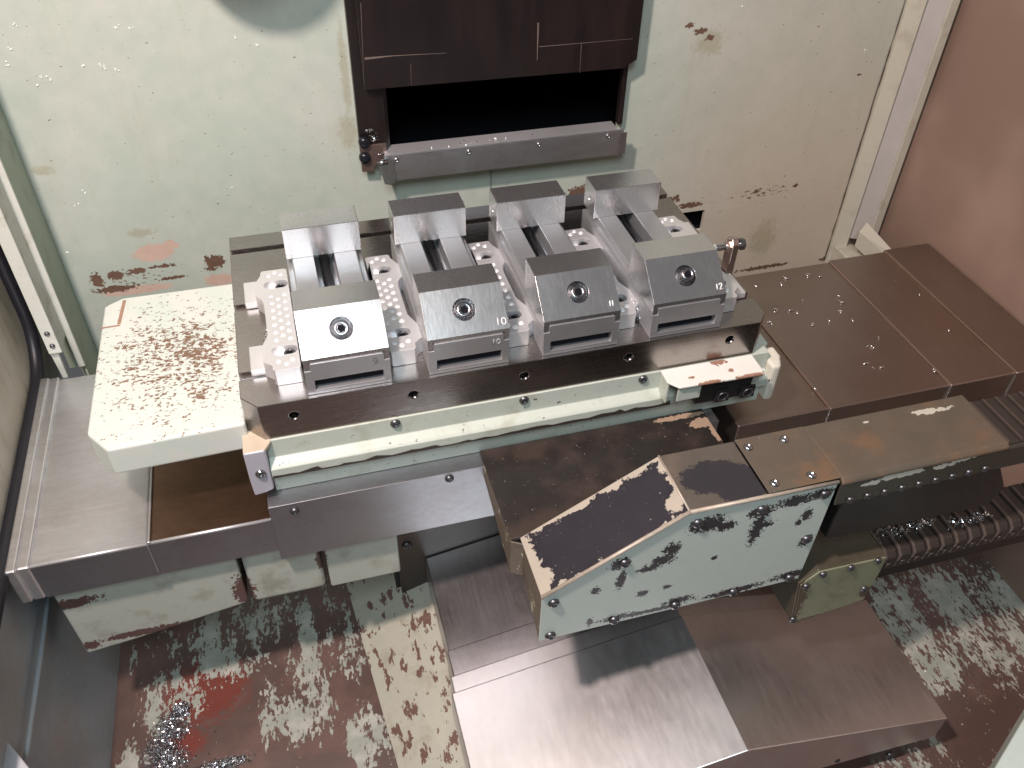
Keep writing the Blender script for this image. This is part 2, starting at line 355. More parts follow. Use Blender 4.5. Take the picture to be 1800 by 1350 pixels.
c = g.mix(g.ss(n, 0.38, 0.66), (0.46, 0.53, 0.58), (0.50, 0.47, 0.44)); g.col(g.mul(c, g.math('ADD', .85, g.math('MULTIPLY', n2, .3)))); g.bump(n2, .15, .0008); M['bluish'] = g.m
chute = T(ob('left_chute', MB().hexa([(-0.40, -0.70, -0.62), (-0.272, -0.70, -0.545), (-0.258, 0.20, -0.545), (-0.40, 0.20, -0.62), (-0.40, -0.70, -0.1725), (-0.279, -0.70, -0.1725), (-0.279, YW, -0.1725), (-0.40, YW, -0.1725)]), M['bluish'], bevel=0.002),
          'bluish grey metal chute sheet sloping down to the chip pan', 'wall', kind='structure')
ob('chute_lip', MB().tube([(-0.271, -0.60, -0.270), (-0.269, 0.20, -0.270)], 0.003, 8), M['bluish'], chute)

# ---- right corner: post, brace, wall
M['framer'] = mint('cream_frame_paint', (0.52, 0.49, 0.40), dirt_amt=0.35, flake=(120, 0.74)).m
rpost = thing('corner_post', (1.03, 0.41, -0.24), 'cream painted corner post with a rusty joint and diagonal brace', 'post')
ob('front_face', MB().prism([(0.9975, YW-.0006), (0.9975, 0.412), (1.018, 0.400), (1.0225, 0.404), (1.0225, YW-.0006)], 'z', -0.26, 0.60), M['framer'], rpost, 0.001)
ob('inner_face', MB().prism([(1.0227, .4045), (1.0497, .3905), (1.0497, .3935), (1.0227, .4075)], 'z', -0.20, 0.60), plain('grey_lilac_sheet', (0.46, 0.43, 0.40), .5, .0, .15, 25), rpost)
ob('edge_flange', MB().box(1.050, 1.066, 0.388, 0.402, -0.19, 0.60), M['framer'], rpost, 0.0015)
jt = []
random.seed(3)
for k in range(60):
    z = 0.59 - k*0.0142; jt.append((0.9958 + random.uniform(-.0006, .0006), YW - 0.0008, z))
ob('rusty_joint', MB().tube(jt, [random.uniform(.0004, .0020) for _ in jt], 6, 0.6), plain('joint_rust', (0.09, 0.05, 0.03), .8, 0, .5, 300), rpost)
a_ = Vector((1.010, 0.372, -0.165)); b_ = Vector((1.045, 0.290, -0.205))
ob('brace', MB().hexa([a_+Vector((0, 0, -.03)), b_+Vector((.012, -.01, -.03)), b_+Vector((.020, 0, -.03)), a_+Vector((.018, .01, -.03)), a_, b_+Vector((.012, -.01, .008)), b_+Vector((.020, 0, .008)), a_+Vector((.018, .01, .01))]), M['framer'], rpost, 0.001)
ob('post_foot', MB().box(1.0, 1.035, 0.366, 0.408, -0.262, -0.215), M['framer'], rpost, 0.002)
g = G('blurred_pink_brown_sheet', 0.36, 0.25)
n = g.noise(4, 3, 0.5); c = g.mix(g.ss(n, 0.35, 0.7), (0.30, 0.205, 0.16), (0.44, 0.31, 0.25)); g.col(c); g.set('Roughness', 0.42); g.bump(g.noise(90, 3), .04, .001); M['rwall'] = g.m
T(ob('right_wall', MB().box(1.075, 1.087, -0.80, YW + 0.006, -0.62, 0.60), M['rwall']), 'smooth pinkish brown side panel of the enclosure', 'wall', kind='structure')

# ---- floor pan
def floor_mat():
    g = G('peeling_floor_paint', 0.42)
    n1 = g.math('ADD', g.math('MULTIPLY', g.noise(24, 5, .6, stretch=(1.9, .55, 1)), .55), g.math('MULTIPLY', g.noise(140, 6, .65, stretch=(1.7, .7, 1)), .45)); big = g.noise(9, 4, 0.55, vec=g.vm('ADD', g.P, (3.1, 1.7, 0)))
    x, y, z = g.xyz()
    rust = g.mix(g.ss(g.noise(11, 4, 0.6), 0.42, 0.62), (0.115, 0.075, 0.065), (0.16, 0.10, 0.085))
    red = g.blobs([(at(360, 1215, z=FZ), (.055, .045, .2)), (at(320, 1310, z=FZ), (.03, .02, .2))], .5, 40, .3)
    rust = g.mix(g.math('MULTIPLY', red, .85), rust, (0.19, 0.045, 0.032))
    paint = g.mix(g.ss(g.noise(40, 4), .4, .7), (0.33, 0.35, 0.30), (0.46, 0.46, 0.41))
    keep = g.blobs([(at(560, 1160, z=FZ), (.06, .06, .3)), (at(530, 1250, z=FZ), (.05, .045, .3)), (at(300, 1230, z=FZ), (.04, .05, .3)), (at(640, 1300, z=FZ), (.03, .05, .3)), (at(400, 1160, z=FZ), (.06, .03, .3)), (at(230, 1340, z=FZ), (.03, .03, .3)), (at(440, 1100, z=FZ), (.10, .04, .3)),
                     (at(1700, 1090, z=FZ), (.16, .10, .3)), (at(1640, 1160, z=FZ), (.08, .05, .3)), (at(1770, 1345, z=FZ), (.03, .02, .3)), (at(1590, 1350, z=FZ), (.03, .02, .3))], .5, 30, .5)
    m = g.ss(g.math('ADD', n1, g.math('MULTIPLY', keep, 0.115)), 0.590, 0.600)
    g.col(g.mix(m, rust, paint)); g.set('Roughness', g.ss(m, 0, 1, 0.34, 0.5)); g.bump(g.math('ADD', m, g.math('MULTIPLY', g.noise(250, 3), .25)), .3, .0008)
    return g.m
M['floor'] = floor_mat()
floor = T(ob('floor_pan', MB().box(-0.42, 1.10, -0.85, YW + 0.1, FZ - .03, FZ), M['floor']), 'rust brown chip pan with flaking pale paint', 'floor', kind='structure')
g = mint('cream_ramp_paint', (0.47, 0.465, 0.385), (0.18, 0.12, 0.07), 0.35, flake=(70, 0.565, (1, .45, 1)), under=(0.12, 0.07, 0.055))
A1 = at(622, 1090, z=FZ + .002); A2 = at(770, 1400, z=FZ + .002)
ob('ramp', MB().hexa([(A1.x, A1.y+.14, FZ+.001), (.19, A1.y+.14, FZ+.001), (.19, A2.y-.1, FZ+.001), (A2.x-.02, A2.y-.1, FZ+.001), (A1.x-.01, A1.y+.14, FZ+.0035), (.19, A1.y+.14, FZ+.05), (.19, A2.y-.1, FZ+.05), (A2.x-.03, A2.y-.1, FZ+.0035)]), g.m, floor, .002)

# front sill corners of the enclosure (just cut by the frame)
l0 = at(0, 1285, z=-.24); l1 = at(52, 1350, z=-.24)
d_ = (l1 - l0).normalized(); nrm = Vector((-d_.y, d_.x, 0))
def sill(name, p, q, side, label, mat):
    d = (q - p).normalized(); nn = Vector((-d.y, d.x, 0)) * side
    a, b = p - d*.06, q + d*.08
    c1, c2 = b + nn*.12, a + nn*.12
    vs = [v + Vector((0, 0, h)) for h in (-.05, 0) for v in (a, b, c1, c2)]
    T(ob(name, MB().add(vs, [(3,2,1,0), (4,5,6,7), (0,1,5,4), (1,2,6,5), (2,3,7,6), (3,0,4,7)]), mat, bevel=.002), label, 'sill')
sill('door_sill', l0, l1, -1, 'plain light grey sill corner beside the bluish chute', M['gray'])
r0 = at(1748, 1350, z=-.30); r1 = at(1800, 1262, z=-.30)
sill('door_sill', r0, r1, -1, 'pale mint sill corner above the brown pan floor', mint('pale_sill_paint', (0.60, 0.70, 0.64)).m)

# ------------------------------------------------------------------ way covers
def cover_section(parent, x0, x1, y0, y1, zt, mat, skirt=0.055, bev=0.0022, name='section'):
    return ob(name, MB().prism([(y0, zt - skirt), (y0, zt), (y1, zt), (y1, zt - skirt)], 'x', x0, x1), mat, parent, bev, 3)
YF, YB = -0.0235, 0.283
lc = thing('way_cover', (-0.13, 0.13, -0.20), 'bright brushed telescopic way cover under the speckled tray', 'way cover')
M['coverbrown'] = steel('brown_cover_sheet', (0.36, 0.24, 0.17), 0.33, 0.12, (1, 20, 20), (0.20, 0.12, 0.08), 0.7)
cover_section(lc, -0.128, 0.02, YF + .003, YB - .003, -0.150, M['coverbrown'])
cover_section(lc, -0.2435, -0.1265, YF, YB, -0.1468, M['coverl'])
cover_section(lc, -0.2555, -0.2433, YF - .003, YB + .002, -0.1442, M['coverl'])
cover_section(lc, -0.2660, -0.2553, YF - .006, YB + .002, -0.1425, M['coverl'])
ob('wiper_strip', MB().box(-0.1262, -0.1235, YF + .001, YB, -0.149, -0.1462), M['coverl'], lc, .0006)
for xa_, xb_, yy_, zz_ in ((-.1262, .0045, YF + .003, -.150), (-.2430, -.1268, YF, -.1468)):
    ob('front_skirt', MB().box(xa_, xb_, yy_ - .0008, yy_ - .0002, zz_ - .0545, zz_ - .0030), M['panel'], lc)
    ob('edge_highlight', MB().tube([(xa_, yy_ + .0008, zz_ - .0010), (xb_, yy_ + .0008, zz_ - .0010)], .0019, 10), M['alu'], lc)  # bright tube added to paint the highlight along the front edge
rc = thing('way_cover', (0.80, 0.13, -0.20), 'brown stained telescopic way cover strewn with metal chips', 'way cover')
M['cr2'] = steel('stained_cover_sheet_b', (0.37, 0.31, 0.28), 0.40, 0.14, (30, 1, 30), (0.30, 0.23, 0.20), 0.45)
xs1 = at(1458, 717, z=-.148).x; xs2 = at(1669, 675, z=-.146).x; xs3 = at(1780, 650, z=-.144).x
cover_section(rc, 0.58, xs1 + .004, YF + .004, YB - .006, -0.1500, M['coverr'])
cover_section(rc, xs1, xs2 + .004, YF + .001, YB - .004, -0.1474, M['cr2'])
cover_section(rc, xs2, xs3 + .004, YF - .002, YB - .002, -0.1450, M['coverr'])
cover_section(rc, xs3, 1.0735, YF - .005, YB, -0.1425, M['cr2'])
M['edge'] = steel('worn_edge', (0.62, 0.46, 0.38), 0.3, 0.2, (1, 8, 1))
for xx, yy, zz in ((xs1, YF + .001, -.1474), (xs2, YF - .002, -.1450), (xs3, YF - .005, -.1425)):
    ob('wiper_edge', MB().box(xx - .0010, xx + .0002, yy + .003, YB - .006, zz - .0022, zz - .0003), M['edge'], rc)

# ------------------------------------------------------------------ saddle under the table
sad = thing('saddle', (0.2, 0.0, -0.33), 'cast machine saddle with purple grey front sheet and flaking mint blocks', 'saddle')
HZ, HY = -0.125, -0.0262
panel = ob('front_sheet', MB().prism([(HY, -0.2165), (HY, HZ), (0.10, HZ), (0.10, -0.2165)], 'x', 0.0045, 0.545), M['panel'], sad, .0004)
def button(parent, c, nrm, r, h, mat=None, name='screw'):
    return ob(name, MB().rings(Vector(c) - Vector(nrm)*.0004, nrm, [(r, 0), (r, h*.35), (r*.86, h*.7), (r*.58, h), (r*.44, h*1.02), (r*.40, h*.35)], 18), mat or M['screw'], parent)
for px, py in ((518, 898), (790, 841)):
    c_ = at(px, py, y=HY); button(sad, c_, (0, -1, 0), .0052, .0040, M['bolt'])
YC = -0.0105
sg = mint('saddle_mint', (0.46, 0.49, 0.43), (0.16, 0.12, 0.07), .45, peels=[(at(160, 1135, y=YC), (.010, .05, .008)), (at(130, 1060, y=YC), (.03, .05, .008)), (at(430, 1040, y=YC), (.012, .05, .03)), (at(565, 985, y=YC), (.006, .05, .02)), (at(255, 1110, y=YC), (.05, .05, .006))], under=(0.09, 0.05, 0.045))
M['sadmint'] = sg.m
def block(name, x0, x1, z0, z1, y0, mat, bev=.004, y1=0.24): return ob(name, MB().box(x0, x1, y0, y1, z0, z1), mat, sad, bev, 3)
bl = at(153, 1148, y=YC)
ob('casting_block', MB().prism([(-.2445, -.19), (-.2430, bl.z - .002), (-.185, bl.z + .006), (-.05, -.306), (-.047, -.296), (-.047, -.19)], 'y', YC, .24), M['sadmint'], sad, .003, 3)
block('casting_block', -.0415, .0475, -.308, -.19, YC - .001, M['sadmint'], .007)
block('casting_block', .0530, .1415, -.3105, -.19, YC - .0005, M['sadmint'], .003)
ob('rib', MB().box(-.05, .06, .09, .24, -.33, -.20), plain('dark_green_casting', (0.13, 0.13, 0.09), .5, 0, .4, 60), sad)
ob('hanging_plate', MB().prism([(.140, -.19), (.148, at(717, 1055, y=.078).z), (.200, at(717, 1055, y=.078).z), (.40, -.44), (.40, -.19)], 'y', .078, .084), plain('dark_sheet', (0.085, 0.07, 0.065), .4, .5, .25, 40), sad, .001)
c_ = at(715, 958, y=.078); button(sad, c_, (0, -1, 0), .0072, .0050, M['bolt'])
ob('rear_body', MB().box(.141, .60, .09, .26, -.50, -.16), M['blackbox'], sad)

# ------------------------------------------------------------------ Y axis cover (roof shaped, telescoping)
yc = thing('way_cover', (0.48, -0.2, -0.48), 'roof shaped grey steel way cover standing below the guard box', 'way cover')
def roof(y0, y1, xl, zl, xm, zm, xr, zr, mat, drop=.055, name='section'):
    return ob(name, MB().prism([(xl, zl - drop), (xl, zl), (xm, zm), (xr, zr), (xr, zr - drop)], 'y', y0, y1), mat, yc, .0016, 2)
lA = at(762, 980, z=-.412); lB = at(793, 1133, z=-.408); lC = at(794, 1187, z=-.404)
roof(-.326, -.1424, .1751, -.400, .4796, -.3486, .7790, -.428, M['ycover'], .05)
roof(-.1440, -.1180, .1790, -.4035, .4796, -.3525, .775, -.4315, M['ycover'])
M['ybr'] = steel('brushed_y_cover', (0.60, 0.59, 0.60), .36, .22, (30, 1, 30), (0.25, 0.19, 0.18), .5, .1)
roof(-.1200, -.0785, .1835, -.4075, .4796, -.3565, .771, -.4355, M['ybr'])
roof(-.0800, .077, .1860, -.4115, .4796, -.3605, .768, -.4395, M['ybr'])
ob('front_apron', MB().prism([(.20, -.50), (.20, -.452), (.4796, -.402), (.75, -.480), (.75, -.52)], 'y', -.3235, -.30), M['blackbox'], yc, .001)
for px, py in ((1563, 1326), (1470, 1334)): c_ = at(px, py, y=-.3236); button(yc, c_, (0, -1, 0), .005, .004, M['bolt'])

# ------------------------------------------------------------------ machine table casting with side tray and shelf
tab = thing('machine_table', (0.3, 0.15, -0.125), 'mint painted machine table casting carrying the steel fixture plate', 'machine table')
YT = -0.002
tg = mint('table_mint', (0.53, 0.58, 0.51), (0.26, 0.24, 0.14), .40, flake=(150, .665))
M['table'] = tg.m
prof = [(YT, -.0478), (YT, -.0730), (-.0105, -.0790), (-.0130, -.0815), (-.0130, -.0925), (-.0030, -.0940), (-.0030, -.1245), (.33, -.1245), (.33, -.0478)]
ob('casting', MB().prism(prof, 'x', 0.0155, 0.608), M['table'], tab, .0007, 2)
# ragged worn lip under the ledge: bare dark iron shows along the lower edge
random.seed(11); rag = []
xx = .0165
lipm = plain('bare_iron_edge', (0.045, 0.035, 0.03), .6, 0, .4, 200)
while xx < .49:
    wd_ = random.uniform(.004, .018); hh = random.uniform(.0004, .0030) if random.random() < .8 else random.uniform(.003, .0055)
    if xx > .30: hh += .0012
    rag.append((xx, -.0928 + hh)); xx += wd_
top_ = rag; bot_ = [(p[0], -.0936) for p in rag][::-1]
ob('worn_edge', MB().prism(top_ + bot_, 'y', -.0136, -.0126), lipm, tab)
for px, py in ((695, 744), (921, 703), (1130, 666)):
    c_ = at(px, py, y=YT); button(tab, c_, (0, -1, 0), .0058, .0040, M['bolt'])
# end bracket at the tray side, lilac grey with one button screw
gb = plain('lilac_bracket', (0.52, 0.52, 0.58), .42, .2, .1, 80)
ob('end_bracket', MB().prism([(-.0075, -.0475), (.0150, -.0475), (.0150, -.108), (.006, -.1115), (-.0065, -.1135), (-.0075, -.090)], 'y', -.0155, .06), gb, tab, .002, 3)
M['ochre'] = plain('ochre_oil_stain', (0.54, 0.46, 0.36), .4, 0, .2, 60)
ob('corner_ledge', MB().prism([(-.0072, -.0145), (.0148, -.0145), (.0220, -.0026), (.0220, .05), (-.0072, .05)], 'z', -.0520, -.0472), M['ochre'], tab, .001)
c_ = at(458, 832, y=-.0155); button(tab, c_, (0, -1, 0), .0058, .0042, M['screw'])
# tray
def tray_mat():
    g = G('speckled_tray_paint', .45); x, y, z = g.xyz()
    d = g.vm('LENGTH', g.vm('MULTIPLY', g.vm('SUBTRACT', g.P, tuple(at(310, 630, z=-.03))), (1/.085, 1/.10, 1/.2)))
    d2 = g.vm('LENGTH', g.vm('MULTIPLY', g.vm('SUBTRACT', g.P, tuple(at(345, 610, z=-.03))), (1/.035, 1/.05, 1/.2)))
    dens = g.math('ADD', g.ss(d, 1.6, .05, -.040, .090), g.ss(d2, 1.2, 0, 0, .05))
    up = g.ss(z, -.034, -.031, 0, 1)
    wv = g.vm('ADD', g.P, g.mul(g.nt.nodes.new('ShaderNodeTexNoise').outputs[1], .0))
    f = g.math('ADD', g.math('ADD', g.math('MULTIPLY', g.noise(250, 3, .6, stretch=(.85, 1.25, 1)), .75), g.math('MULTIPLY', g.noise(55, 4, .6), .25)), dens)
    m = g.math('MULTIPLY', g.ss(f, .590, .602), up)
    n = g.noise(25, 5); c = g.mix(g.ss(n, .4, .65), (0.60, 0.67, 0.61), (0.66, 0.685, 0.63))
    c = g.mix(m, c, g.mix(g.noise(300, 2), (0.15, 0.085, 0.05), (0.25, 0.155, 0.105)))
    g.col(c); g.bump(g.math('SUBTRACT', g.math('MULTIPLY', g.noise(200, 3), .2), m), .3, .0006); return g.m
M['tray'] = tray_mat()
zt = -.030; tb = at(210, 832, y=.010).z
def tp(px, py): p = at(px, py, z=zt); return (p.x, p.y)
outl = [tp(152, 762), tp(187, 791), (-.0005, at(415, 747, z=zt).y), (-.0005, at(403, 498, z=zt).y), tp(215, 523), tp(183, 538)]
ob('side_tray', MB().prism(outl, 'z', tb, zt), M['tray'], tab, .0035, 4)
ln = plain('brown_groove', (0.36, 0.22, 0.16), .6, 0, .3, 200)
def tray_line(pts, wd_):
    P = [at(*p, z=zt) for p in pts]
    for a, b in zip(P[:-1], P[1:]):
        d = (b - a).normalized(); nn = Vector((-d.y, d.x, 0))*wd_/2; a = a - d*wd_*.5*0; z0 = Vector((0, 0, -.001)); z1 = Vector((0, 0, .0003))
        yield [a-nn+z0, b-nn+z0, b+nn+z0, a+nn+z0, a-nn+z1, b-nn+z1, b+nn+z1, a+nn+z1]
for h in tray_line([(219, 528), (209, 570)], .0040): ob('joint_line', MB().hexa(h), ln, tab)
for h in tray_line([(211, 572), (178, 577)], .0028): ob('joint_line', MB().hexa(h), ln, tab)
# shelf with connector recess at the other end
sh_b0 = at(1161, 650, y=YT); sh_z = sh_b0.z
s0, s1, s2, s3, s4 = (at(px, py, z=sh_z) for px, py in ((1161, 650), (1322, 623), (1346, 656), (1196, 681), (1173, 671)))
M['shelf'] = mint('white_shelf_paint', (0.80, 0.80, 0.74), (0.5, 0.42, 0.33), .15, peels=[(at(1262, 636, z=sh_z), (.010, .006, .02)), (at(1285, 651, z=sh_z), (.004, .003, .02)), (at(1215, 664, z=sh_z), (.004, .002, .02)), (at(1250, 672, z=sh_z), (.016, .003, .02)), (at(1320, 660, z=sh_z), (.02, .003, .02))], under=(0.25, 0.14, 0.10)).m
sz = sh_z
ob('shelf_lid', MB().prism([(s4.x, s4.y), (s3.x, s3.y), (s2.x, s2.y), (s1.x, YT-.0004), (s0.x, YT-.0004)], 'z', sz - .0035, sz), M['shelf'], tab, .0012)
ob('shelf_side', MB().prism([(s0.x + .001, YT-.0004), (s4.x + .0015, s4.y), (s4.x + .0040, s4.y), (s0.x + .0035, YT-.0004)], 'z', sz - .034, sz - .0036), M['table'], tab, .0006)
ob('shelf_front', MB().box(s3.x + .001, s3.x + .030, s3.y + .004, s3.y + .0065, sz - .026, sz - .0036), M['table'], tab, .0006)
ob('shelf_side', MB().prism([(YT-.0004, sz - .0036), (s2.y + .002, sz - .0036), (s2.y + .004, sz - .012), (YT-.008, sz - .040), (YT-.0004, sz-.044)], 'x', s2.x - .0040, s2.x - .0010), M['shelf'], tab, .0006)
ob('connector_block', MB().box(s3.x + .031, s2.x - .0045, s3.y + .012, YT-.001, sz - .045, sz - .0037), M['blackbox'], tab, .001)
for px in (1268, 1312):
    p = at(px, 693 - (px - 1268)*.16, y=s3.y + .012)
    cn = ob('connector', MB().box(p.x - .0095, p.x + .0095, s3.y + .0085, s3.y + .0120, p.z - .009, p.z + .009), M['blackbox'], tab, .0008)
    ob('socket_ring', MB().rings((p.x, s3.y + .0086, p.z), (0, -1, 0), [(.0072, 0), (.0072, .002), (.0055, .002), (.005, -.001)], 18), M['bolt'], cn)
ob('end_block', MB().prism([(.6085, .0215), (.6085, -.016), (.620, -.016), (.629, .002), (.629, .0215)], 'z', -.116, -.060), mint('pinkish_white_paint', (0.72, 0.70, 0.60), (.4, .25, .16), .3, flake=(90, .68)).m, tab, .004, 3)
ob('end_wall', MB().box(.6082, .622, .022, .30, -.118, -.055), M['table'], tab, .003)

# ------------------------------------------------------------------ fixture plate
pl = thing('fixture_plate', (0.3, 0.165, -0.0475), 'ground steel fixture plate with slots and cut corners under the vises', 'fixture plate')
def gy(px, py): return at(px, py, z=0).y
slots = [(gy(420.8, 669.6), gy(419, 656.6)), (gy(412.6, 549), gy(411, 537.6)), (gy(406, 448), gy(404.5, 440.4))]
chx, chy, PW, PD = .0165, .0185, .600, .333
fr = [(0, chy), (chx, 0), (PW - .0135, 0), (PW, .015)]
body = MB().prism(fr + [(PW, PD), (0, PD)], 'z', -.0475, 0)
cu = MB()
for a, b in slots: cu.box(-.05, PW + .05, a, b, -.011, .05)
hol = []
for px, py in ((517, 731), (727, 694), (922, 661), (1105, 628), (1283, 597)):
    c_ = at(px, py, y=0); hol.append(c_); cu.cyl((c_.x, -.01, c_.z), (c_.x,   .016, c_.z), .0056, 20, smooth=False)
ob('plate_body', cut(body, cu), M['plate'], pl, .0007)
for c_ in hol:
    rr = []
    for k in range(6): rr += [(.0055, .0012 + k*.002), (.0047, .0022 + k*.002)]
    mbq = MB(); n_ = 16; vs = []; fs = []
    for r, h in rr:
        for i in range(n_):
            a = 2*math.pi*i/n_; vs.append((c_.x + r*math.cos(a), h, c_.z + r*math.sin(a)))
    for j in range(len(rr)-1):
        for i in range(n_): fs.append((j*n_+i, (j+1)*n_+i, (j+1)*n_+(i+1) % n_, j*n_+(i+1) % n_))
    mbq.add(vs, fs, True); ob('threaded_hole', mbq, M['screw'], pl)
# etched line of tiny marks in front of the first vise
random.seed(5); em = MB(); xx = .100
while xx < .150:
    k = random.uniform(.0008, .0016)
    if random.random() < .85: em.box(xx, xx + k*.7, .0006, .0006 + random.uniform(.0012, .0018), -.0004, .00015)
    xx += k + .0004
T(ob('etched_marks', em, M['etch'], pl), kind='stuff')

# ------------------------------------------------------------------ vises
VW, VY = .0875, .0045
def make_vise(x0, num, label, head_out, head_r):
    v = thing('machine_vise', (x0 + VW/2, VY + .12, 0), label, 'vise', 'vises in a row on the fixture plate')
    o = Vector((x0, VY, 0))
    def B(mb): return mb.move(o)
    bprof = [(0, 0.0003), (VW, 0.0003), (VW, .0318), (VW - .0060, .0318), (VW - .0060, .0395), (VW - .0070, .0408), (.0070, .0408), (.0060, .0395), (.0060, .0318), (0, .0318)]
    bm_ = MB().prism(bprof, 'y', 0, .236)
    cb = MB().box(.0312, .0548, .016, .222, .010, .06)
    cw = MB().box(.0085, .0795, -.02, .010, .0060, .0188).box(.012, .076, .009, .15, .0065, .0182)
    me_ = cut(B(bm_), B(MB().box(.0312, .0548, .016, .222, .0205, .06).box(.0085, .0795, -.02, .14, .0060, .0188)))
    ob('base', me_, M['vise'], v, .0005)
    ob('window_shade_plate', B(MB().box(.0086, .0794, .0075, .0135, .0061, .0187)), M['dark'], v)  # dark plate stands in for the shade inside the hollow base
    ob('spindle', B(MB().cyl((.043, .02, .0285), (.043, .21, .0285), .0065, 14)), M['screw'], v)
    # moving jaw: sloped front, hooked over the rails
    jp = [(.0012, .0335), (.0012, .0462), (.0395, .0800), (.0745, .0800), (.0745, .0335)]
    jm = B(MB().prism(jp, 'x', 0, VW))
    ny, nz = -.0338, .0383; L_ = math.hypot(ny, nz); nv = Vector((0, ny/L_, nz/L_))
    nv = Vector((0, -(.0800-.0462), (.0395-.0012))).normalized()
    cc = o + Vector((.0437, (.0012+.0395)/2 + .001, (.0462+.08)/2 + .0009))
    c_ = B(MB().box(.0058, VW - .0058, -.03, .12, .02, .0411))
    for xq in (.0058, VW - .0058): c_.cyl(o + Vector((xq, -.02, .0411)), o + Vector((xq, .10, .0411)), .0011, 10, smooth=False)
    c_.cyl(cc - nv*.0085, cc + nv*.02, .0122, 36, smooth=False)
    jaw = ob('moving_jaw', cut(jm, c_), M['jaw'], v, .0005)
    # socket head screw in its counterbore
    hb = cc - nv*.0084
    sc_ = ob('jaw_screw', MB().rings(hb, nv, [(.0117, 0), (.0117, .0045), (.0108, .0062), (head_r, .0068), (head_r, .0066 + head_out), (head_r*.92, .0076 + head_out), (head_r*.62, .0078 + head_out), (head_r*.58, .0072 + head_out)], 32), M['screw'], v)
    u = nv.orthogonal().normalized(); w_ = nv.cross(u); hp = hb + nv*(.0073 + head_out)
    hr = head_r*.56; vs = []
    for h in (.0004, -.004 if head_out > .001 else -.0005):
        for i in range(6): a = math.pi/3*i + .3; vs.append(hp + nv*h + (u*math.cos(a) + w_*math.sin(a))*hr)
    ob('hex_socket', MB().add(vs, [(0,1,7,6), (1,2,8,7), (2,3,9,8), (3,4,10,9), (4,5,11,10), (5,0,6,11), (5,4,3,2,1,0), (6,7,8,9,10,11)]), M['dark'], sc_)
    # fixed jaw
    fm = B(MB().box(0, VW, .1962, .2335, .0409, .0800))
    ob('fixed_jaw', cut(fm, B(MB().cyl((-.01, .214, .060), (.012, .214, .060), .0028, 14, smooth=False))), M['jaw'], v, .0006)
    # painted or scratched numbers
    def strokes(seq, org, ux, uz, nrm, h, mat, r):
        for st in seq:
            P = [org + ux*(a*h) + uz*(b*h) + nrm*.0002 for a, b in st]
            ob('number_mark', MB().tube(P, r, 6, 1.0), mat, v)
    X = Vector((1, 0, 0)); up = (Vector((0, .0395-.0012, .0338))).normalized()
    def ring(cx, cz, rx_, rz_): return [(cx + rx_*math.cos(t*math.pi/7), cz + rz_*math.sin(t*math.pi/7)) for t in range(15)]
    D = {'1': [[(0, 0), (.08, 1)]], '0': [ring(.35, .5, .30, .45)], '2': [[(0, .8), (.15, 1), (.45, 1), (.55, .75), (.3, .4), (0, 0), (.6, 0)]],
         '9': [ring(.3, .68, .27, .30), [(.57, .68), (.55, .3), (.35, .02), (.05, .0)]]}
    def write(txt, org, ux, uz, nrm, h, mat, r, adv=.75):
        x_ = 0
        for ch in txt:
            strokes(D[ch], org + ux*x_, ux, uz, nrm, h, mat, r); x_ += h*(.5 if ch == '1' else adv)
    so = o + Vector((0, .0012, .0462))
    if num in ('10', '11', '12'):
        write(num, so + X*(.0765 if num != '12' else .0775) + up*(.0045 if num == '10' else .0060), X, up, nv, .0078 if num == '10' else .0062, M['white'], .00055 if num == '10' else .0007)
    if num == '10': write(num, o + Vector((.0700, 0, .0285)), X, Vector((0, 0, 1)), Vector((0, -1, 0)), .0065, M['greymark'], .0005)
    if num == '9': write(num, o + Vector((.0700, 0, .0285)), X, Vector((0, 0, 1)), Vector((0, -1, 0)), .0075, M['etch'], .0004)
    return v
make_vise(.0685, '9', 'vise with a bare gleaming sloped jaw, faint 9 on its base', .0010, .0080)
make_vise(.1962, '10', 'vise marked 10 in white, next to the bare jaw vise', .0010, .0082)
make_vise(.3222, '11', 'vise with white 11 on a clean sloped jaw', .0022, .0078)
make_vise(.4485, '12', 'vise with white number 12 and a protruding jaw screw', .0080, .0072)

